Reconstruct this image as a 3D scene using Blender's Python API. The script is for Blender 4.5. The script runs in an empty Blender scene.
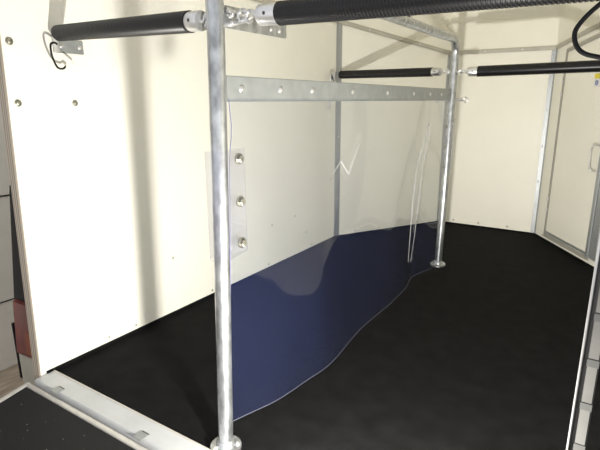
import bpy, bmesh, math, random
from mathutils import Vector, Matrix
random.seed(4)
C = bpy.context.scene.collection
V = Vector

# ------------------------------------------------------------------ materials
def new_mat(name):
    m = bpy.data.materials.new(name); m.use_nodes = True
    nt = m.node_tree
    return m, nt, nt.nodes['Principled BSDF']

def mat(name, col, rough=.5, metal=0., var=0., scale=20., bump=0., bscale=60., spec=.5, stretch=(1,1,1)):
    m, nt, b = new_mat(name)
    b.inputs['Base Color'].default_value = (*col, 1)
    b.inputs['Roughness'].default_value = rough
    b.inputs['Metallic'].default_value = metal
    b.inputs['Specular IOR Level'].default_value = spec
    tc = nt.nodes.new('ShaderNodeTexCoord')
    mp = nt.nodes.new('ShaderNodeMapping'); mp.inputs['Scale'].default_value = stretch
    nt.links.new(tc.outputs['Object'], mp.inputs['Vector'])
    if var:
        n = nt.nodes.new('ShaderNodeTexNoise'); n.inputs['Scale'].default_value = scale; n.inputs['Detail'].default_value = 5
        nt.links.new(mp.outputs['Vector'], n.inputs['Vector'])
        r = nt.nodes.new('ShaderNodeValToRGB')
        r.color_ramp.elements[0].position = .3; r.color_ramp.elements[1].position = .7
        r.color_ramp.elements[0].color = (*[max(0, c*(1-var)) for c in col], 1)
        r.color_ramp.elements[1].color = (*[min(1, c*(1+var)) for c in col], 1)
        nt.links.new(n.outputs['Fac'], r.inputs['Fac']); nt.links.new(r.outputs['Color'], b.inputs['Base Color'])
    if bump:
        n2 = nt.nodes.new('ShaderNodeTexNoise'); n2.inputs['Scale'].default_value = bscale; n2.inputs['Detail'].default_value = 4
        nt.links.new(mp.outputs['Vector'], n2.inputs['Vector'])
        bp = nt.nodes.new('ShaderNodeBump'); bp.inputs['Strength'].default_value = bump; bp.inputs['Distance'].default_value = .01
        nt.links.new(n2.outputs['Fac'], bp.inputs['Height']); nt.links.new(bp.outputs['Normal'], b.inputs['Normal'])
    return m

M = {}
M['wall'] = mat('coated_white_plywood', (.83,.81,.73), .42, var=.02, scale=3, bump=.02, bscale=9)
M['cap'] = mat('cream_fibreglass', (.80,.775,.68), .4, var=.02, scale=3, bump=.03, bscale=6)
M['roof'] = mat('cream_roof', (.78,.76,.68), .5)
M['rubber'] = mat('black_rubber_mat', (.0075,.0075,.008), .75, var=.25, scale=14, bump=.25, bscale=260, spec=.05)
M['galv'] = mat('galvanised_steel', (.44,.455,.47), .30, metal=.9, var=.36, scale=42, bump=.05, bscale=60, stretch=(1,1,.5))
M['galvflat'] = mat('galvanised_flat_steel', (.29,.305,.305), .45, metal=.4, var=.10, scale=22)
M['zinc'] = mat('zinc_plated', (.66,.66,.66), .3, metal=.85, var=.08, scale=40)
M['alu'] = mat('brushed_aluminium', (.40,.415,.425), .42, metal=.6, var=.08, scale=12, stretch=(6,6,.6))
M['trim'] = mat('beige_grey_trim', (.46,.44,.38), .5, metal=.15, var=.06, scale=10)
M['postgrey'] = mat('dull_grey_insert', (.085,.083,.078), .5, var=.2, scale=14)
M['slotgrey'] = mat('dark_grey_slot', (.05,.05,.048), .5)
M['gasket'] = mat('grey_gasket', (.34,.33,.29), .6)
M['sleeve'] = mat('black_ribbed_hose', (.006,.006,.007), .33, spec=.35)
M['cord'] = mat('black_cord', (.005,.005,.006), .5, spec=.15)
M['sill'] = mat('painted_sill', (.50,.51,.52), .4, metal=.1, var=.06, scale=9)
M['lip'] = mat('pale_aluminium_lip', (.55,.53,.50), .4, metal=.4, var=.08, scale=30)
M['brass'] = mat('dull_nickel', (.36,.35,.29), .3, metal=.85, var=.2, scale=120)
M['dark'] = mat('dark_hole', (.02,.02,.02), .6)
M['grey'] = mat('grey_painted_panel', (.78,.75,.69), .55, var=.06, scale=4)
M['black'] = mat('black_plastic', (.006,.006,.008), .5, spec=.15)
M['ground'] = mat('brown_board_ground', (.36,.295,.225), .75, var=.3, scale=6, stretch=(9,1,1))
M['red'] = mat('red_lens', (.12,.013,.012), .35, var=.25, scale=30)
M['orange'] = mat('orange_lens', (.20,.04,.010), .35, var=.25, scale=40)
M['yellow'] = mat('yellow_print', (.72,.60,.05), .5)
M['paper'] = mat('white_label', (.72,.72,.74), .5)
M['ink'] = mat('blue_ink', (.10,.13,.30), .5)
M['glass'] = mat('dark_window_glass', (.008,.009,.010), .08)
M['edge'] = mat('curtain_edge_violet', (.09,.085,.22), .5)
M['edgepale'] = mat('curtain_edge_pale', (.085,.09,.12), .5)

# layered edge of the plywood wall: stripes through the thickness
m, nt, b = new_mat('layered_wall_edge'); M['ply'] = m
b.inputs['Roughness'].default_value = .5
tc = nt.nodes.new('ShaderNodeTexCoord'); wv = nt.nodes.new('ShaderNodeTexWave')
wv.bands_direction = 'X'; wv.inputs['Scale'].default_value = 26; wv.inputs['Distortion'].default_value = .25
rp = nt.nodes.new('ShaderNodeValToRGB')
rp.color_ramp.elements[0].color = (.20,.165,.13,1); rp.color_ramp.elements[1].color = (.50,.44,.36,1)
nt.links.new(tc.outputs['Object'], wv.inputs['Vector']); nt.links.new(wv.outputs['Color'], rp.inputs['Fac'])
nt.links.new(rp.outputs['Color'], b.inputs['Base Color'])

# ramp rubber with pale flecks
m, nt, b = new_mat('flecked_ramp_rubber'); M['ramp'] = m
b.inputs['Roughness'].default_value = .75; b.inputs['Specular IOR Level'].default_value = .15
tc = nt.nodes.new('ShaderNodeTexCoord'); vo = nt.nodes.new('ShaderNodeTexVoronoi'); vo.inputs['Scale'].default_value = 42
nt.links.new(tc.outputs['Object'], vo.inputs['Vector'])
lt = nt.nodes.new('ShaderNodeMath'); lt.operation = 'LESS_THAN'; lt.inputs[1].default_value = .10
nt.links.new(vo.outputs['Distance'], lt.inputs[0])
sp = nt.nodes.new('ShaderNodeSeparateColor'); nt.links.new(vo.outputs['Color'], sp.inputs['Color'])
gt = nt.nodes.new('ShaderNodeMath'); gt.operation = 'GREATER_THAN'; gt.inputs[1].default_value = .55
nt.links.new(sp.outputs['Red'], gt.inputs[0])
mu = nt.nodes.new('ShaderNodeMath'); mu.operation = 'MULTIPLY'
nt.links.new(lt.outputs[0], mu.inputs[0]); nt.links.new(gt.outputs[0], mu.inputs[1])
mx = nt.nodes.new('ShaderNodeMix'); mx.data_type = 'RGBA'
mx.inputs['A'].default_value = (.018,.018,.019,1); mx.inputs['B'].default_value = (.20,.20,.17,1)
nt.links.new(mu.outputs[0], mx.inputs['Factor']); nt.links.new(mx.outputs['Result'], b.inputs['Base Color'])

# clear soft PVC with a faint blue cast
def pvc(name, tint, blue, fac):
    m = bpy.data.materials.new(name); m.use_nodes = True; nt = m.node_tree; nt.nodes.clear()
    out = nt.nodes.new('ShaderNodeOutputMaterial')
    tr = nt.nodes.new('ShaderNodeBsdfTransparent'); tr.inputs['Color'].default_value = (*tint, 1)
    df = nt.nodes.new('ShaderNodeBsdfDiffuse'); df.inputs['Color'].default_value = (*blue, 1)
    tl = nt.nodes.new('ShaderNodeBsdfTranslucent'); tl.inputs['Color'].default_value = (*blue, 1)
    mm = nt.nodes.new('ShaderNodeMixShader'); mm.inputs['Fac'].default_value = .5
    nt.links.new(df.outputs[0], mm.inputs[1]); nt.links.new(tl.outputs[0], mm.inputs[2])
    m1 = nt.nodes.new('ShaderNodeMixShader'); m1.inputs['Fac'].default_value = fac
    nt.links.new(tr.outputs[0], m1.inputs[1]); nt.links.new(mm.outputs[0], m1.inputs[2])
    gl = nt.nodes.new('ShaderNodeBsdfGlossy'); gl.inputs['Roughness'].default_value = .05
    fr = nt.nodes.new('ShaderNodeFresnel')
    ge = nt.nodes.new('ShaderNodeNewGeometry')       # same reflectance from both faces of the thin sheet
    io = nt.nodes.new('ShaderNodeMapRange'); io.inputs['To Min'].default_value = 1.62; io.inputs['To Max'].default_value = 1/1.62
    nt.links.new(ge.outputs['Backfacing'], io.inputs['Value']); nt.links.new(io.outputs['Result'], fr.inputs['IOR'])
    m2 = nt.nodes.new('ShaderNodeMixShader')
    nt.links.new(fr.outputs[0], m2.inputs['Fac'])
    nt.links.new(m1.outputs[0], m2.inputs[1]); nt.links.new(gl.outputs[0], m2.inputs[2])
    nt.links.new(m2.outputs[0], out.inputs['Surface'])
    return m
M['pvc'] = pvc('clear_blue_pvc', (.975,.995,1.0), (.053,.072,.205), .125)
M['crease_glint'] = pvc('glint_white_pvc', (.95,.95,.96), (.9,.9,.92), .42)  # whitish mix for the highlight lines painted onto the curtain
M['pvcflap'] = pvc('clear_pvc_flap', (.96,.96,.98), (.35,.36,.60), .03)

# ------------------------------------------------------------------ helpers
WO = {}          # world origin of every object (nothing is rotated)
def smooth(bm, ang=35):
    for f in bm.faces: f.smooth = True
    for e in bm.edges:
        if len(e.link_faces) == 2 and e.calc_face_angle(0) > math.radians(ang): e.smooth = False

def obj(name, bm, m, parent=None, origin=None):
    bmesh.ops.recalc_face_normals(bm, faces=bm.faces)
    smooth(bm)
    o_w = WO[parent.name] if parent else V(origin or (0,0,0))
    bmesh.ops.translate(bm, verts=bm.verts, vec=-o_w)
    me = bpy.data.meshes.new(name); bm.to_mesh(me); bm.free()
    me.materials.append(M[m])
    o = bpy.data.objects.new(name, me); C.objects.link(o)
    if parent: o.parent = parent
    else: o.location = o_w
    WO[o.name] = V(o_w)
    return o

def thing(name, label, cat, loc, group=None):
    o = bpy.data.objects.new(name, None); C.objects.link(o); o.empty_display_size = .1
    o.location = loc; WO[o.name] = V(loc)
    o['label'] = label; o['category'] = cat
    if group: o['group'] = group
    return o

def struct(name, bm, m):
    o = obj(name, bm, m); o['kind'] = 'structure'; return o

def box(bm, p0, p1, bev=0):
    x0,y0,z0 = p0; x1,y1,z1 = p1
    vs = [bm.verts.new(c) for c in ((x0,y0,z0),(x1,y0,z0),(x1,y1,z0),(x0,y1,z0),(x0,y0,z1),(x1,y0,z1),(x1,y1,z1),(x0,y1,z1))]
    fs = [bm.faces.new([vs[i] for i in f]) for f in ((0,3,2,1),(4,5,6,7),(0,1,5,4),(1,2,6,5),(2,3,7,6),(3,0,4,7))]
    if bev:
        es = list({e for f in fs for e in f.edges})
        bmesh.ops.bevel(bm, geom=es, offset=bev, segments=2, affect='EDGES')
    return bm

def hexa(bm, q, n, t, bev=0):
    """quad q (4 points) extruded along n by t"""
    n = V(n).normalized()*t
    vs = [bm.verts.new(V(c)) for c in q] + [bm.verts.new(V(c)+n) for c in q]
    fs = [bm.faces.new([vs[i] for i in f]) for f in ((0,3,2,1),(4,5,6,7),(0,1,5,4),(1,2,6,5),(2,3,7,6),(3,0,4,7))]
    if bev:
        es = list({e for f in fs for e in f.edges})
        bmesh.ops.bevel(bm, geom=es, offset=bev, segments=2, affect='EDGES')
    return bm

def frame_for(d):
    d = d.normalized(); a = V((0,0,1)) if abs(d.z) < .9 else V((0,1,0))
    u = d.cross(a).normalized(); return u, d.cross(u).normalized()

def tube(bm, pts, r, seg=14, closed=False, cap=True):
    pts = [V(p) for p in pts]; n = len(pts)
    if not hasattr(r, '__len__'): r = [r]*n
    rings = []; u = None
    for i, p in enumerate(pts):
        if closed: d = pts[(i+1) % n]-pts[i-1]
        else: d = pts[min(i+1,n-1)]-pts[max(i-1,0)]
        d.normalize()
        if u is None: u, _ = frame_for(d)
        else: u = (u - d*u.dot(d)).normalized()
        w = d.cross(u)
        rings.append([bm.verts.new(p+(u*math.cos(a)+w*math.sin(a))*r[i]) for a in [2*math.pi*k/seg for k in range(seg)]])
    for i in range(n if closed else n-1):
        A, B = rings[i], rings[(i+1) % n]
        for k in range(seg): bm.faces.new((A[k],A[(k+1)%seg],B[(k+1)%seg],B[k]))
    if cap and not closed:
        bm.faces.new(rings[0][::-1]); bm.faces.new(rings[-1])
    return bm

def lathe(bm, p0, d, prof, seg=16):
    """prof: list of (distance along d, radius)"""
    p0 = V(p0); d = V(d).normalized()
    u, w = frame_for(d); rings = []
    for t, r in prof:
        rings.append([bm.verts.new(p0+d*t+(u*math.cos(a)+w*math.sin(a))*max(r,1e-5)) for a in [2*math.pi*k/seg for k in range(seg)]])
    for A, B in zip(rings, rings[1:]):
        for k in range(seg): bm.faces.new((A[k],A[(k+1)%seg],B[(k+1)%seg],B[k]))
    bm.faces.new(rings[0][::-1]); bm.faces.new(rings[-1])
    return bm

def spline(pts, n=10):
    pts = [V(p) for p in pts]; out = []
    for i in range(len(pts)-1):
        p0 = pts[max(i-1,0)]; p1 = pts[i]; p2 = pts[i+1]; p3 = pts[min(i+2,len(pts)-1)]
        for k in range(n):
            t = k/n
            out.append(.5*((2*p1)+(p2-p0)*t+(2*p0-5*p1+4*p2-p3)*t*t+(3*p1-p0-3*p2+p3)*t**3))
    out.append(pts[-1]); return out

B = bmesh.new
def dome(p, d, r=.008, h=.005):      # round bolt head standing on a surface at p
    d = V(d).normalized()
    return lathe(B(), V(p)-d*.001, d, [(0,r),(.002,r),(h*.6,r*.85),(h*.9,r*.5),(h+.001,r*.15)], 12)
def hexbolt(p, d, r=.012, h=.009):   # washer + hex head
    bm = lathe(B(), V(p)-V(d).normalized()*.001, d, [(0,r*1.45),(.003,r*1.45),(.0035,r*1.3)], 16)
    lathe(bm, V(p)+V(d).normalized()*.002, d, [(0,r),(h*.85,r),(h,r*.8)], 6)
    return bm
def ring(c, n, R, r, sx=1., seg=20):  # link / ring around axis n, stretched by sx along vertical
    u, w = frame_for(V(n)); 
    return [V(c)+u*math.cos(a)*R+w*math.sin(a)*R*sx for a in [2*math.pi*k/seg for k in range(seg)]]

# ------------------------------------------------------------------ room shell (trailer)
XL, XR = -1.695, .125
Y0, Y1, Y2 = .815, 3.09, 3.97
ZR = 2.15
LA, AB, BC, CR = V((XL,Y1,0)), V((-1.180,Y2,0)), V((-.440,Y2,0)), V((XR,Y1,0))
class Pan:
    """vertical panel from a to b, inside normal n"""
    def __init__(s, a, b):
        s.a = a; s.d = (b-a).normalized(); s.L = (b-a).length; s.n = V((s.d.y,-s.d.x,0))
    def p(s, t, z, o=0): return s.a+s.d*t+V((0,0,z))+s.n*o
    def quad(s, t0, z0, t1, z1, o=0, z2=None, z3=None):
        return [s.p(t0,z0,o), s.p(t1,z1 if z2 is not None else z0,o), s.p(t1,z2 if z2 is not None else z1,o), s.p(t0,z3 if z3 is not None else z1,o)]
PA, PB, PC = Pan(LA,AB), Pan(AB,BC), Pan(BC,CR)
for P in (PA,PB,PC):
    mid = P.p(P.L/2,0); 
    if (V((-.785,2.5,0))-mid).dot(P.n) < 0: P.n = -P.n

bm = B(); pts = [(XL-.04,.868),(XR+.04,.866),(XR+.04,Y1),(-.43,Y2+.03),(-1.14,Y2+.03),(XL-.04,Y1)]
lo = [bm.verts.new((x,y,-.05)) for x,y in pts]; hi = [bm.verts.new((x,y,0)) for x,y in pts]
bm.faces.new(lo[::-1]); bm.faces.new(hi)
for i in range(6): bm.faces.new((lo[i],lo[(i+1)%6],hi[(i+1)%6],hi[i]))
floor = struct('floor', bm, 'rubber')

def lean(z): return Y0+.03*z
bm = B()
for v in ((0,),):
    q = [(XL,lean(0)+.005,0),(XL,Y1,0),(XL,Y1,ZR),(XL,lean(ZR)+.005,ZR)]
    hexa(bm, q, (-1,0,0), .036)
wall_left = struct('wall_left', bm, 'wall')
bm = B(); hexa(bm, [(XL+.001,lean(-.03),-.03),(XL+.001,lean(-.03)+.005,-.03),(XL+.001,lean(ZR)+.005,ZR),(XL+.001,lean(ZR),ZR)], (-1,0,0), .040)
struct('trim_1', bm, 'ply')
bm = B(); hexa(bm, [(XR,lean(0)+.005,0),(XR,Y1,0),(XR,Y1,ZR),(XR,lean(ZR)+.005,ZR)], (1,0,0), .036)
wall_right = struct('wall_right', bm, 'wall')

ZA0, ZA1 = 1.52, 1.352      # kick panel height falls towards the nose
def panel(name, P, z0, z1):
    bm = B(); hexa(bm, P.quad(0,0,P.L,0,0,z1,z0), -P.n, .03); return struct(name, bm, 'wall')
wall_a = panel('wall_front_left', PA, ZA0, ZA1)
wall_b = panel('wall_front', PB, ZA1, ZA1)
wall_c = panel('wall_front_right', PC, ZA1, ZA0)
# fibreglass nose cap above the kick panels (leaning in a little towards the roof)
bm = B()
def cap(P, z0, z1, k0, k1):
    q = [P.p(0,z0), P.p(P.L,z1), P.p(P.L,ZR)+k1, P.p(0,ZR)+k0]; hexa(bm, q, -P.n, .03)
ka, kb = V((0,-.02,0)), V((.02,-.10,0)); kc = V((-.02,-.10,0))
cap(PA,ZA0,ZA1,ka,kb); cap(PB,ZA1,ZA1,kb,kc); cap(PC,ZA1,ZA0,kc,ka)
struct('wall_nose_upper', bm, 'cap')
bm = B()
pts = [(XL-.04,.85),(XR+.04,.85),(XR+.04,Y1),(-.43,Y2+.03),(-1.14,Y2+.03),(XL-.04,Y1)]
lo = [bm.verts.new((x,y,ZR)) for x,y in pts]; hi = [bm.verts.new((x,y,ZR+.04)) for x,y in pts]
bm.faces.new(lo[::-1]); bm.faces.new(hi)
for i in range(6): bm.faces.new((lo[i],lo[(i+1)%6],hi[(i+1)%6],hi[i]))
struct('ceiling', bm, 'roof')

# horizontal trims on top of the kick panels
def hband(P, z0, z1, name, h=.028):
    bm = B(); hexa(bm, [P.p(0,z0-h/2), P.p(P.L,z1-h/2), P.p(P.L,z1+h/2), P.p(0,z0+h/2)], P.n, .012, .003)
    return struct(name, bm, 'trim')
ta = hband(PA,ZA0,ZA1,'trim_2'); tb = hband(PB,ZA1,ZA1,'trim_3'); tcb = hband(PC,ZA1,ZA0,'trim_4')
bm = B(); hexa(bm, [(XL,lean(1.5)+.005,1.505),(XL,Y1,1.505),(XL,Y1,1.533),(XL,lean(1.5)+.005,1.533)], (1,0,0), .012, .003); tl_ = struct('trim_5', bm, 'trim')
for P, tr, z0, z1, ss in ((PA,ta,ZA0,ZA1,(.25,.7)),(PB,tb,ZA1,ZA1,(.26,.52)),(PC,tcb,ZA1,ZA0,(.3,.62))):
    for s in ss:
        obj('bolt', dome(P.p(s, z0+(z1-z0)*s/P.L, .012), P.n, .007, .004), 'zinc', tr)

# vertical corner angles
def angle(name, P, Q, zt, w, m, w2=None):
    """angle strip over the corner where panel P ends and Q begins"""
    bm = B()
    hexa(bm, [P.p(P.L-w,0,0), P.p(P.L,0,0), P.p(P.L,zt,0), P.p(P.L-w,zt,0)], P.n, .005)
    w2 = w2 or w*.4
    hexa(bm, [Q.p(0,0,0), Q.p(w2,0,0), Q.p(w2,zt,0), Q.p(0,zt,0)], Q.n, .005)
    return struct(name, bm, m)
PL = Pan(V((XL,.9,0)), LA); PL.n = V((1,0,0))
a1 = angle('trim_6', PL, PA, ZA0-.014, .024, 'alu', .03)
a2 = angle('trim_7', PA, PB, ZA1-.014, .026, 'alu')
a3 = angle('trim_8', PB, PC, ZA1-.014, .030, 'alu')
for z in (.18,.36,.62,.88,1.1,1.27):
    obj('bolt', dome(PC.p(.006,z,.005), PC.n, .006, .004), 'zinc', a3)
    obj('bolt', dome(PB.p(PB.L-.018,z+.05,.005), PB.n, .006, .004), 'zinc', a3)
for z in (.3,.75,1.2): obj('bolt', dome(PA.p(.012,z,.005), PA.n, .005, .003), 'zinc', a1)

# low dark seal strips where mat meets walls
def seal(name, q0, q1, n):
    bm = B(); n = V(n); hexa(bm, [V(q0), V(q1), V(q1)+V((0,0,.012)), V(q0)+V((0,0,.012))], n, .008); return struct(name, bm, 'rubber')
seal('baseboard_left', (XL,.842,.002), (XL,Y1,0), (1,0,0))
seal('baseboard_front_left', PA.p(0,0), PA.p(PA.L,0), PA.n)
seal('baseboard_front', PB.p(0,0), PB.p(PB.L,0), PB.n)
seal('baseboard_front_right', PC.p(0,0), PC.p(PC.L,0), PC.n)

# bolts through the walls
for y,z,r in ((.881,1.191,.014),(.881,.996,.013),(1.087,.995,.012)):
    o = obj('bolt', hexbolt((XL,y,z),(1,0,0),r*.62,.006), 'brass', wall_left)
for y,z in ((1.498,.28),(1.118,.035),(1.257,.032),(2.291,.268),(2.544,.274),(2.678,.135),(1.75,.03),(2.25,.03),(2.75,.03)):
    obj('bolt', dome((XL,y,z),(1,0,0),.006,.004), 'brass', wall_left)
for s in (.18,.4,.78): obj('bolt', dome(PA.p(s,.03),PA.n,.006,.004), 'brass', wall_a)
for s in (.12,.32,.54): obj('bolt', dome(PB.p(s,.035),PB.n,.007,.004), 'brass', wall_b)
for s in (.12,.38,.62,.86): obj('bolt', dome(PC.p(s,.03),PC.n,.007,.004), 'brass', wall_c)

# ------------------------------------------------------------------ groom door in the angled front right panel
S0, S1 = .18, .715
def zt(s): return 1.313+(s-.18)*.158
bm = B(); hexa(bm, PC.quad(S0,.05,S1,.05,.001,zt(S1),zt(S0)), PC.n, .012, .003)
door = struct('door_1', bm, 'wall')
# grey seal frame round the leaf
def bar_on(P, bm, s0,z0,s1,z1, w, o, t):
    a = P.p(s0,z0,o); b = P.p(s1,z1,o); d = (b-a).normalized(); k = P.n.cross(d)*w/2
    hexa(bm, [a-k,b-k,b+k,a+k], P.n, t, .002)
bm = B()
bar_on(PC,bm,S0-.003,.045,S0-.003,zt(S0),.018,.008,.012); bar_on(PC,bm,S0-.01,zt(S0),S1+.01,zt(S1),.022,.008,.012)
bar_on(PC,bm,S0-.01,.047,S1+.01,.047,.024,.008,.012)
obj('door_frame', bm, 'gasket', door)
bm = B(); bar_on(PC,bm,S0+.005,.072,S1-.01,.072,.016,.012,.008); obj('drip_rail', bm, 'alu', door)
bm = B(); bar_on(PC,bm,S1,.05,S1,zt(S1),.028,.008,.014); obj('lock_rail', bm, 'alu', door)
bm = B(); bar_on(PC,bm,S1+.05,.05,S1+.05,zt(S1),.062,.002,.010); obj('jamb', bm, 'alu', door)
for z in (.22,.30):
    bm = B(); bar_on(PC,bm,S0-.004,z,S0-.004,z+.03,.014,.02,.008); obj('hinge', bm, 'zinc', door)
for z in (1.02,1.10):
    bm = B(); bar_on(PC,bm,S0-.004,z,S0-.004,z+.03,.014,.02,.008); obj('hinge', bm, 'zinc', door)
# pull handle: slim loop
h = [PC.p(S1-.035,.735,.014),PC.p(S1-.045,.735,.045),PC.p(S1-.055,.70,.05),PC.p(S1-.058,.66,.05),PC.p(S1-.055,.615,.05),PC.p(S1-.045,.585,.045),PC.p(S1-.035,.585,.014)]
obj('door_handle', tube(B(), spline(h,6), .005, 10), 'zinc', door)
# sticker: yellow strip over a white field with small blue pictogram
bm = B(); hexa(bm, PC.quad(.53,1.075,.62,1.15,.0135), PC.n, .001); st = obj('sticker', bm, 'paper', door)
bm = B(); hexa(bm, PC.quad(.53,1.122,.62,1.15,.0148), PC.n, .0008); obj('sticker_band', bm, 'yellow', door)
bm = B(); tube(bm, [PC.p(.558+.012*math.cos(a),1.098+.012*math.sin(a),.0152) for a in [2*math.pi*k/18 for k in range(18)]], .0028, 6, True)
hexa(bm, PC.quad(.556,1.092,.560,1.104,.0148), PC.n, .0012)
obj('sticker_mark', bm, 'ink', door)

# small dark window in the angled left nose panel, mostly behind the padded bar
def cz(P, s, z, z0, z1, k0, k1):        # point on the leaning cap
    zb = z0+(z1-z0)*s/P.L; f = (z-zb)/(ZR-zb); return P.p(s,z)+(k0.lerp(k1,s/P.L))*f
def capq(s0,s1,za,zb_): return [cz(PA,s,z,ZA0,ZA1,ka,kb) for s,z in ((s0,za+.02),(s1,za),(s1,zb_-.02),(s0,zb_))]
bm = B(); hexa(bm, capq(.40,.625,1.555,1.80), PA.n, .010, .003); win = struct('window_1', bm, 'lip')
bm = B(); hexa(bm, [q+PA.n*.011 for q in capq(.425,.60,1.578,1.775)], PA.n, .003); obj('pane', bm, 'glass', win)

# ------------------------------------------------------------------ sill, ramp, outside
bm = B(); box(bm, (XL+.002,.793,-.05), (XR+.04,.872,.006), .004)
sill = struct('trim_9', bm, 'sill')
for y in (.795,):
    bm = B(); box(bm, (XL+.003,.864,.004), (XR,.871,.0085), .0015); obj('mat_stop', bm, 'lip', sill)
for x in (-1.555,-1.105,-.62,-.2):
    bm = B(); box(bm, (x-.018,.783,.004), (x+.018,.815,.0085), .001); obj('clip', bm, 'galvflat', sill)
    bm = B(); box(bm, (x-.016,.8155,.004), (x+.016,.8185,.0075)); obj('clip_slot', bm, 'dark', sill)
RA = math.tan(math.radians(8))
ramp = thing('loading_ramp', 'lowered ramp covered in white-flecked black rubber below the pale sill', 'ramp', (-.785,.78,-.01))
def rz(y): return -.012-(.775-y)*RA
bm = B(); hexa(bm, [(XL-.005,-1.2,rz(-1.2)),(XR+.03,-1.2,rz(-1.2)),(XR+.03,.765,rz(.765)),(XL-.005,.765,rz(.765))], (0,0,-1), .02); obj('rubber_mat', bm, 'ramp', ramp)
bm = B(); hexa(bm, [(XL-.005,.767,rz(.767)+.004),(XR+.03,.767,rz(.767)+.004),(XR+.03,.783,rz(.783)+.004),(XL-.005,.783,rz(.783)+.004)], (0,0,-1), .022, .002); obj('edge_strip', bm, 'lip', ramp)
bm = B(); hexa(bm, [(XL-.022,-1.2,rz(-1.2)+.006),(XL-.006,-1.2,rz(-1.2)+.006),(XL-.006,.783,rz(.783)+.006),(XL-.022,.783,rz(.783)+.006)], (0,0,-1), .026, .002); obj('edge_strip', bm, 'lip', ramp)
bm = B(); box(bm, (-5,-3,-.40), (3.2,6,-.345)); struct('ground', bm, 'ground')
# grey panelled wall standing outside, seen past the wall end
bm = B(); box(bm, (-2.60,-1.0,-.345), (-2.515,4.5,2.4)); wo = struct('wall_outside', bm, 'grey')
bm = B(); box(bm, (-2.516,-1.0,.545), (-2.511,4.5,.553)); obj('seam', bm, 'dark', wo)
bm = B(); box(bm, (-2.516,-1.0,.01), (-2.512,4.5,.016)); obj('seam', bm, 'dark', wo)
# tail lamp on the rear corner
tl = thing('tail_lamp', 'red and orange tail lamp low beside the white wall end', 'tail lamp', (-1.78,.86,-.06))
bm = B(); hexa(bm, [(-1.739,.832,.045),(-1.885,.832,.035),(-1.85,.832,.275),(-1.739,.832,.275)], (0,1,0), .045, .007); obj('lens', bm, 'red', tl)
bm = B(); hexa(bm, [(-1.742,.828,.06),(-1.80,.828,.06),(-1.785,.828,.16),(-1.742,.828,.16)], (0,1,0), .01, .004); obj('reflector', bm, 'orange', tl)
bm = B(); hexa(bm, [(-1.739,.84,.276),(-1.85,.84,.276),(-1.755,.84,.72),(-1.739,.84,.72)], (0,1,0), .045, .003); obj('housing', bm, 'black', tl)
bm = B(); hexa(bm, [(-1.739,.84,-.12),(-1.885,.84,-.10),(-1.885,.84,.034),(-1.739,.84,.044)], (0,1,0), .03, .003); obj('bracket', bm, 'trim', tl)
bm = B(); box(bm, (-1.90,.838,-.08), (-1.887,.87,.16), .002); obj('edge_rail', bm, 'black', tl)

# ------------------------------------------------------------------ divider frame
XD = -.845
div = thing('stall_divider', 'galvanised pipe stall divider standing lengthwise across the black floor', 'stall divider', (XD,1.9,0))
NB, FB = V((XD-.012,.908,.012)), V((XD+.005,2.868,.012))
def arc(c, a, b, n=8):
    return [V((XD, c[0]+.085*math.cos(a+(b-a)*k/n), c[1]+.085*math.sin(a+(b-a)*k/n))) for k in range(n+1)]
top = 1.333
path = [NB, V((XD-.006,.922,.6)), V((XD,.930,1.16)), V((XD,.930,top-.085))] + arc((1.015,top-.085), math.pi, math.pi/2) \
     + [V((XD,1.5,top)), V((XD,2.0,top)), V((XD,2.5,top))] + arc((2.855,top-.085), math.pi/2, 0) + [V((XD,2.932,1.1)), V((XD+.003,2.905,.6)), FB]
obj('pipe_frame', tube(B(), path, .0218, 20), 'galv', div)
for i, p in enumerate((NB, FB)):
    bm = lathe(B(), (p.x,p.y,.0005), (0,0,1), [(0,.046),(.010,.046),(.013,.042),(.014,.03),(.028,.027),(.032,.0235)], 24)
    ft = obj('foot', bm, 'galv', div)
    for a in (.5,2.4,4.4): obj('bolt', hexbolt((p.x+.035*math.cos(a),p.y+.035*math.sin(a),.013),(0,0,1),.006,.006), 'zinc', ft)
bm = B(); box(bm, (XD-.006,.958,.998), (XD+.002,2.915,1.062), .0015)
flat = obj('flat_rail', bm, 'galvflat', div)
for y in (1.017,1.194,1.371,1.655,1.977,2.29,2.53,2.72):
    obj('bolt', dome((XD+.002,y,1.030),(1,0,0),.0095,.006), 'zinc', flat)
# latch plate welded behind the near post
bm = B(); box(bm, (XD-.004,.955,1.174), (XD+.004,1.226,1.226), .002); gus = obj('latch_plate', bm, 'galv', div)
for y in (1.15,1.19): obj('bolt', dome((XD+.004,y,1.19),(1,0,0),.006,.004), 'zinc', gus)
for y,z in ((.985,1.205),(.985,1.186)): obj('bolt', hexbolt((XD+.004,y,z),(1,0,0),.006,.006), 'zinc', gus)
# eye pins through the far post
for z in (1.158,1.002):
    bm = tube(B(), [(XD-.075,2.925,z),(XD+.07,2.925,z)], .008, 10)
    for sx in (-1,1): tube(bm, ring((XD+sx*.083-.003,2.925,z),(0,1,0),.013,.004), .0045, 8, True)
    obj('eye_pin', bm, 'zinc', div)
for z in (.865,.75,.63): obj('bolt', hexbolt((XD+.0205,2.912,z),(1,0,0),.006,.006), 'zinc', div)

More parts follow.
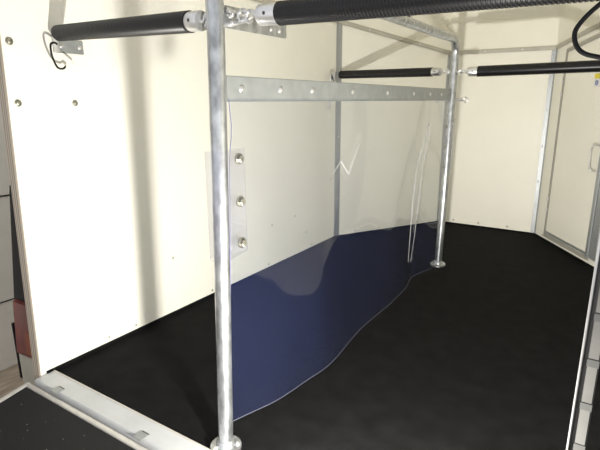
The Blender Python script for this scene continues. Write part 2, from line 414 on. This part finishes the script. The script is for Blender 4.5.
# ------------------------------------------------------------------ clear curtain
cur = thing('plastic_curtain', 'clear blue-tinted plastic curtain hanging from the flat rail of the pipe divider', 'curtain', (XD,1.9,.03))
KY = [.95,1.0,1.045,1.123,1.27,1.40,1.61,1.856,2.05,2.355,2.523,2.769,2.86]
KD = [-.050,-.034,-.020,.001,.015,.040,.016,.003,.001,-.014,-.034,.018,.020]
KM = [(KD[min(i+1,12)]-KD[max(i-1,0)])/(KY[min(i+1,12)]-KY[max(i-1,0)]) for i in range(13)]
def kd(y):
    if y <= KY[0]: return KD[0]
    for i in range(len(KY)-1):
        if y <= KY[i+1]:
            h = KY[i+1]-KY[i]; t = (y-KY[i])/h
            return (2*t**3-3*t*t+1)*KD[i]+(t**3-2*t*t+t)*h*KM[i]+(3*t*t-2*t**3)*KD[i+1]+(t**3-t*t)*h*KM[i+1]
    return KD[-1]
def gs(t, s): return math.exp(-(t/s)**2)
CR_ = [(1.47,.735),(1.553,.787),(1.618,.731),(1.715,.856)]
def crease_glint(y, z):          # distance to a zigzag kink in the soft sheet
    d = 9.
    for (a,b),(c,e) in zip(CR_, CR_[1:]):
        t = max(0,min(1,((y-a)*(c-a)+(z-b)*(e-b))/((c-a)**2+(e-b)**2)))
        d = min(d, math.hypot(y-a-t*(c-a), z-b-t*(e-b)))
    return d
def sheet_x(y, z):
    f = max(0, min(1, (1.0-z)/.97))
    q = max(0, min(1, (.64-z)/.36)); q = q*q*(3-2*q)       # the soft sheet kinks outward here and hangs straight below
    k = gs(y-1.29,.185); kk = .8*gs(y-2.10,.07)
    x = XD+.004+(kd(y)*(1-k)+.6*(kd(y)+.030)*k)*((1-k)*f**1.3+k*q) + .006*kk*q
    # one standing ripple near the far end, leaning towards the near side lower down
    yc = 2.50-.10*f; rf = max(0,min(1,(f-.10)/.12))*max(0,min(1,(.92-f)/.2))
    x += .010*rf*gs(y-yc,.022)
    # dents in the soft sheet
    if 1.4 < y < 1.8 and .68 < z < .92: x += .005*gs(crease_glint(y,z), .008)
    x += .003*math.sin(9*y+3*z)*f+.002*math.sin(17*y-5*z)*f
    return x
def zbot(y): return .033+.010*math.sin(2.1*y)
bm = B(); NY, NZ = 640, 150; g = []
ya, yb = .962, 2.842
for i in range(NY+1):
    y = ya+(yb-ya)*i/NY; col = []
    for j in range(NZ+1):
        z = 1.004+(zbot(y)-1.004)*j/NZ
        col.append(bm.verts.new((sheet_x(y,z), y, z)))
    g.append(col)
for i in range(NY):
    for j in range(NZ): bm.faces.new((g[i][j],g[i+1][j],g[i+1][j+1],g[i][j+1]))
sheet = obj('sheet', bm, 'pvc', cur)
for p in sheet.data.polygons: p.use_smooth = True
ed = [V((sheet_x(ya,1.004+(zbot(ya)-1.004)*j/30), ya-.001+.010*gs((1.004+(zbot(ya)-1.004)*j/30)-.93,.05), 1.004+(zbot(ya)-1.004)*j/30)) for j in range(31)]
obj('side_edge', tube(B(), ed, .0009, 6), 'edge', cur)
def glint_line(pts, r):  # thin pale tube standing in for light glinting along a fold
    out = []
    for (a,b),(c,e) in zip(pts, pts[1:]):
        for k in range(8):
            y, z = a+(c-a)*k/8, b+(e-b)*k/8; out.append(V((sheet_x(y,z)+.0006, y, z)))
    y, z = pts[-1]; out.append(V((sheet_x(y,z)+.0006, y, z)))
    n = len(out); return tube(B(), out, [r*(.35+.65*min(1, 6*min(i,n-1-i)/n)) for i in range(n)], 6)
obj('crease_glint', glint_line(CR_, .0020), 'crease_glint', cur)
obj('crease_glint', glint_line([(2.359,.167),(2.366,.314),(2.376,.5),(2.402,.653),(2.457,.771),(2.525,.874),(2.543,.881),(2.564,.857),(2.52,.724),(2.471,.602),(2.453,.487),(2.436,.298),(2.429,.147)], .0024), 'crease_glint', cur)
ed = [V((sheet_x(ya+(yb-ya)*i/120, zbot(ya+(yb-ya)*i/120)), ya+(yb-ya)*i/120, zbot(ya+(yb-ya)*i/120))) for i in range(121)]
obj('bottom_edge', tube(B(), ed, .0008, 6), 'edgepale', cur)
# flaps looped round both posts, closed with three bolts
def flap(yc, tail, z0, z1, R):
    s = 1 if tail > yc else -1
    pl = [(.010, tail)]
    for k in range(17):
        a = -math.pi*.42+ (2*math.pi-.16*math.pi)*k/16 + .0
        a = math.radians(62)+math.radians(236)*k/16
        pl.append((R*.85*math.sin(a), yc+s*R*math.cos(a)))
    pl.append((.0055, tail))
    bm = B(); rows = []
    for z in (z0,(z0+z1)/2,z1): rows.append([bm.verts.new((XD+x, y, z)) for x,y in pl])
    for A, Bq in zip(rows, rows[1:]):
        for i in range(len(pl)-1): bm.faces.new((A[i],A[i+1],Bq[i+1],Bq[i]))
    return bm
fl = obj('post_flap', flap(.915,1.012,.592,.878,.034), 'pvcflap', cur)
for z in (.852,.737,.621): obj('bolt', hexbolt((XD+.011,.985,z),(1,0,0),.0105,.010), 'brass', fl)
fl = obj('post_flap', flap(2.908,2.78,.594,.895,.040), 'pvcflap', cur)
for z in (.852,.737,.621): obj('bolt', hexbolt((XD+.011,2.82,z),(1,0,0),.008,.006), 'brass', fl)

# ------------------------------------------------------------------ padded bars
def padded_bar(label, p0, p1, a, b, r=.0265, cap0=.04, cap1=.04, ribs=.008, hook0=True, hook1=True):
    """pole from p0 to p1, padding between distances a and b"""
    p0, p1 = V(p0), V(p1); d = (p1-p0).normalized(); L = (p1-p0).length
    t = thing('padded_bar', label, 'bar', (p0+p1)/2, 'padded bars across the stalls')
    obj('pole', tube(B(), [p0+d*(a-cap0+.01), p0+d*(b+cap1-.01)], r*.62, 14), 'galv', t)
    n = int((b-a)/ribs); prof = [(a, r*.8),(a+.001,r)]
    for k in range(n):
        s = a+.002+(b-a-.004)*k/n; w = (b-a-.004)/n
        prof += [(s+.05*w,r*.945),(s+.30*w,r*.945),(s+.45*w,r),(s+.9*w,r)]
    prof += [(b-.001,r),(b,r*.8)]
    obj('padding', lathe(B(), p0, d, prof, 20), 'sleeve', t)
    for k,(s0,s1,on) in enumerate(((a-cap0,a+.002,cap0),(b-.002,b+cap1,cap1))):
        if on:
            c = obj('end_cap', lathe(B(), p0, d, [(s0,r*.8),(s0+.003,r*.9),(s1-.003,r*.9),(s1,r*.84)], 18), 'zinc', t)
            q = p0+d*((s0+s1)/2); side = d.cross(V((0,0,1))).normalized()
            obj('rivet', dome(q+side*r*.89, side, .004, .003), 'dark', c)
    for on, s, sg in ((hook0, a-cap0, -1), (hook1, b+cap1, 1)):
        if on:
            e = p0+d*s; l = on if isinstance(on,float) else .05
            pts = [e-d*sg*.012, e+d*sg*l*.35, e+d*sg*l*.55+V((0,0,.010)), e+d*sg*l*.85+V((0,0,.012)), e+d*sg*l+V((0,0,.0)), e+d*sg*l*.9-V((0,0,.012)), e+d*sg*l*.62-V((0,0,.010))]
            obj('hook', tube(B(), spline(pts,5), .0045, 8), 'zinc', t)
    return t
padded_bar('black padded bar from the left wall to the near post', (XL+.02,1.038,1.229), (XD-.024,.924,1.188), .012, .755, cap0=0, cap1=.045, hook0=False, hook1=.02)
padded_bar('thick black padded bar nearest the camera, running from near post out of the picture top', (XD+.03,.985,1.198), (XR-.03,.915,1.168), .128, .88, cap0=.06, hook0=.045, hook1=.03)
padded_bar('far black padded bar between the left front corner and the far post', (XL+.02,3.075,1.172), (XD-.03,2.915,1.160), .015, .718, cap0=0, cap1=.05, hook0=False, hook1=.055, ribs=.010)
padded_bar('far black padded bar right of the far post, crossing before the door', (XD+.03,2.90,1.153), (XR-.03,2.90,1.162), .112, .87, r=.0295, cap0=.05, hook0=.055, hook1=.03, ribs=.010)

# clevis hardware between the near post and the right bar
sh = thing('shackle', 'shiny shackle hooking the nearest padded bar to the latch plate', 'shackle', (XD+.02,1.0,1.2))
bm = tube(B(), spline([(XD+.006,1.03,1.214),(XD+.03,1.035,1.218),(XD+.05,1.015,1.208),(XD+.05,.995,1.196),(XD+.03,.985,1.188),(XD+.006,.99,1.186)],6), .006, 10); obj('bow', bm, 'zinc', sh)
bm = tube(B(), ring((XD+.04,.985,1.200),(0,1,0),.014,.004), .0045, 8, True); obj('ring', bm, 'zinc', sh)
obj('pin', tube(B(), [(XD+.012,.955,1.215),(XD+.012,1.05,1.205)], .005, 10), 'zinc', sh)

# wall brackets
def bracket(label, c, P, w, h, nb):
    t = thing('wall_bracket', label, 'bracket', c, 'brackets for the padded bars')
    n = P.n; d = P.d; c = V(c)
    q = [c-d*w/2-V((0,0,h/2)), c+d*w/2-V((0,0,h/2)), c+d*w/2+V((0,0,h/2)), c-d*w/2+V((0,0,h/2))]
    obj('plate', hexa(B(), q, n, .006, .0015), 'galvflat', t)
    obj('lug', hexa(B(), [c-d*w/2+n*.004-V((0,0,h/2)), c-d*(w/2-.006)+n*.004-V((0,0,h/2)), c-d*(w/2-.006)+n*.004+V((0,0,h/2+.008)), c-d*w/2+n*.004+V((0,0,h/2+.008))], n, .026, .001), 'zinc', t)
    for k in range(nb):
        obj('bolt', hexbolt(c+d*(-w/2+.03+(w-.045)*k/max(1,nb-1))+n*.006, n, .006, .006), 'zinc', t)
    return t
bracket('two-bolt bracket on the left wall under the near padded bar end', (XL,1.085,1.190), PL, .115, .046, 2)
PCo = Pan(V((XR,Y1,0)), V((XR,.9,0))); PCo.n = V((-1,0,0))
bracket('bracket on the right wall holding the nearest padded bar', (XR,.935,1.175), PCo, .10, .05, 2)
bracket('bracket on the right wall holding the far right padded bar', (XR,2.90,1.163), PCo, .08, .05, 2)
bracket('small bracket at the left front corner behind the chain links', (XL,3.03,1.160), PL, .06, .055, 1)

# release cords
co = thing('release_cord', 'short black cord looped under the wall end of the left padded bar', 'cord', (XL+.035,1.02,1.19), 'release cords')
pts = [(XL+.02,1.035,1.19),(XL+.04,1.012,1.195),(XL+.06,.985,1.185),(XL+.06,.985,1.15),(XL+.05,1.005,1.115),(XL+.035,1.035,1.112),(XL+.03,1.05,1.122)]
obj('loop', tube(B(), spline(pts,8), .0035, 8), 'cord', co)
obj('tip', tube(B(), [(XL+.03,1.047,1.122),(XL+.03,1.06,1.112)], .0045, 8), 'zinc', co)
obj('pin', tube(B(), [(XL+.03,1.05,1.155),(XL+.03,1.085,1.128)], .0028, 8), 'zinc', co)
co = thing('release_cord', 'long black cord loop hanging at the upper right edge by the door', 'cord', (.06,.92,1.12), 'release cords')
pts = [(.09,.92,1.185),(.03,.92,1.182),(-.02,.92,1.162),(-.055,.92,1.137),(-.076,.92,1.112),(-.079,.92,1.095),(-.070,.92,1.076),(-.050,.92,1.066),(-.02,.92,1.064),(.03,.92,1.085),(.09,.92,1.15)]
obj('loop', tube(B(), spline(pts,8), .0038, 10), 'cord', co)

# hook and hanging chain link in the front left corner
ck = thing('snap_hook', 'silver snap hook hanging at the left end of the far left padded bar', 'hook', (XL+.03,2.945,1.14))
bm = tube(B(), ring((XL+.035,2.945,1.147),(1,0,0),.014,.004,2.4), .0045, 8, True); obj('ring', bm, 'zinc', ck)
obj('latch', tube(B(), [(XL+.036,2.940,1.167),(XL+.036,2.965,1.127)], .005, 8), 'dark', ck)
ln = thing('chain_link', 'single pale chain link hanging on the left wall behind the flat rail', 'chain', (XL+.02,2.945,.975))
for z,nn in ((1.070,(1,0,0)),(1.025,(0,1,0)),(.978,(1,0,0))):
    obj('link', tube(B(), ring((XL+.022,2.945,z),nn,.011,.003,2.5), .0038, 8, True), 'zinc', ln)

# ------------------------------------------------------------------ metal post at the right rear corner
px_, py_ = .018, .80
post = thing('rear_post', 'upright aluminium channel post at the lower right edge on the sill', 'post', (px_,py_,0))
bm = B(); box(bm, (px_-.022,py_-.012,.007), (px_-.0185,py_+.012,1.5), .001); box(bm, (px_-.0185,py_+.008,.007), (px_+.004,py_+.012,1.5), .001)
obj('channel', bm, 'zinc', post)
bm = B(); box(bm, (px_-.018,py_-.006,.007), (px_+.004,py_+.007,1.5), .002); obj('insert', bm, 'postgrey', post)
for k in range(14):
    z = .08+k*.075; bm = B(); box(bm, (px_-.0175,py_-.0068,z), (px_+.0035,py_-.0045,z+.012)); obj('slot', bm, 'slotgrey', post)

# ------------------------------------------------------------------ lights
def area(name, loc, to, size, power, col, shape='DISK'):
    l = bpy.data.lights.new(name, 'AREA'); l.shape = shape; l.size = size; l.energy = power; l.color = col
    o = bpy.data.objects.new(name, l); C.objects.link(o); o.location = loc
    o.rotation_euler = (V(to)-V(loc)).to_track_quat('-Z','Y').to_euler(); return o
area('work_lamp', (-.25,.60,.20), (-1.02,2.6,.85), .06, 57, (1,.97,.895))
w = bpy.data.worlds.new('daylight'); bpy.context.scene.world = w; w.use_nodes = True
w.node_tree.nodes['Background'].inputs['Color'].default_value = (.95,.97,1,1)
w.node_tree.nodes['Background'].inputs['Strength'].default_value = .95

# ------------------------------------------------------------------ camera
cd = bpy.data.cameras.new('camera'); cam = bpy.data.objects.new('camera', cd); C.objects.link(cam)
cd.sensor_width = 36; cd.lens = 36*482.95/600; cd.clip_start = .02
fw, rt, up = V((-0.52843962,0.81155327,-0.24926461)), V((0.83853637,0.54483213,-0.00383345)), V((-0.13269632,0.21104319,0.96842783))
cam.matrix_world = Matrix(((rt.x,up.x,-fw.x,0),(rt.y,up.y,-fw.y,0),(rt.z,up.z,-fw.z,1),(0,0,0,1)))
sc = bpy.context.scene; sc.camera = cam
sc.view_settings.view_transform = 'Standard'; sc.view_settings.look = 'None'
sc.view_settings.gamma = 1; sc.view_settings.use_curve_mapping = False
sc.view_settings.exposure = 0
sc.cycles.denoising_input_passes = 'RGB_ALBEDO'; sc.cycles.caustics_reflective = False; sc.cycles.max_bounces = 10; sc.cycles.transparent_max_bounces = 16; sc.cycles.diffuse_bounces = 6
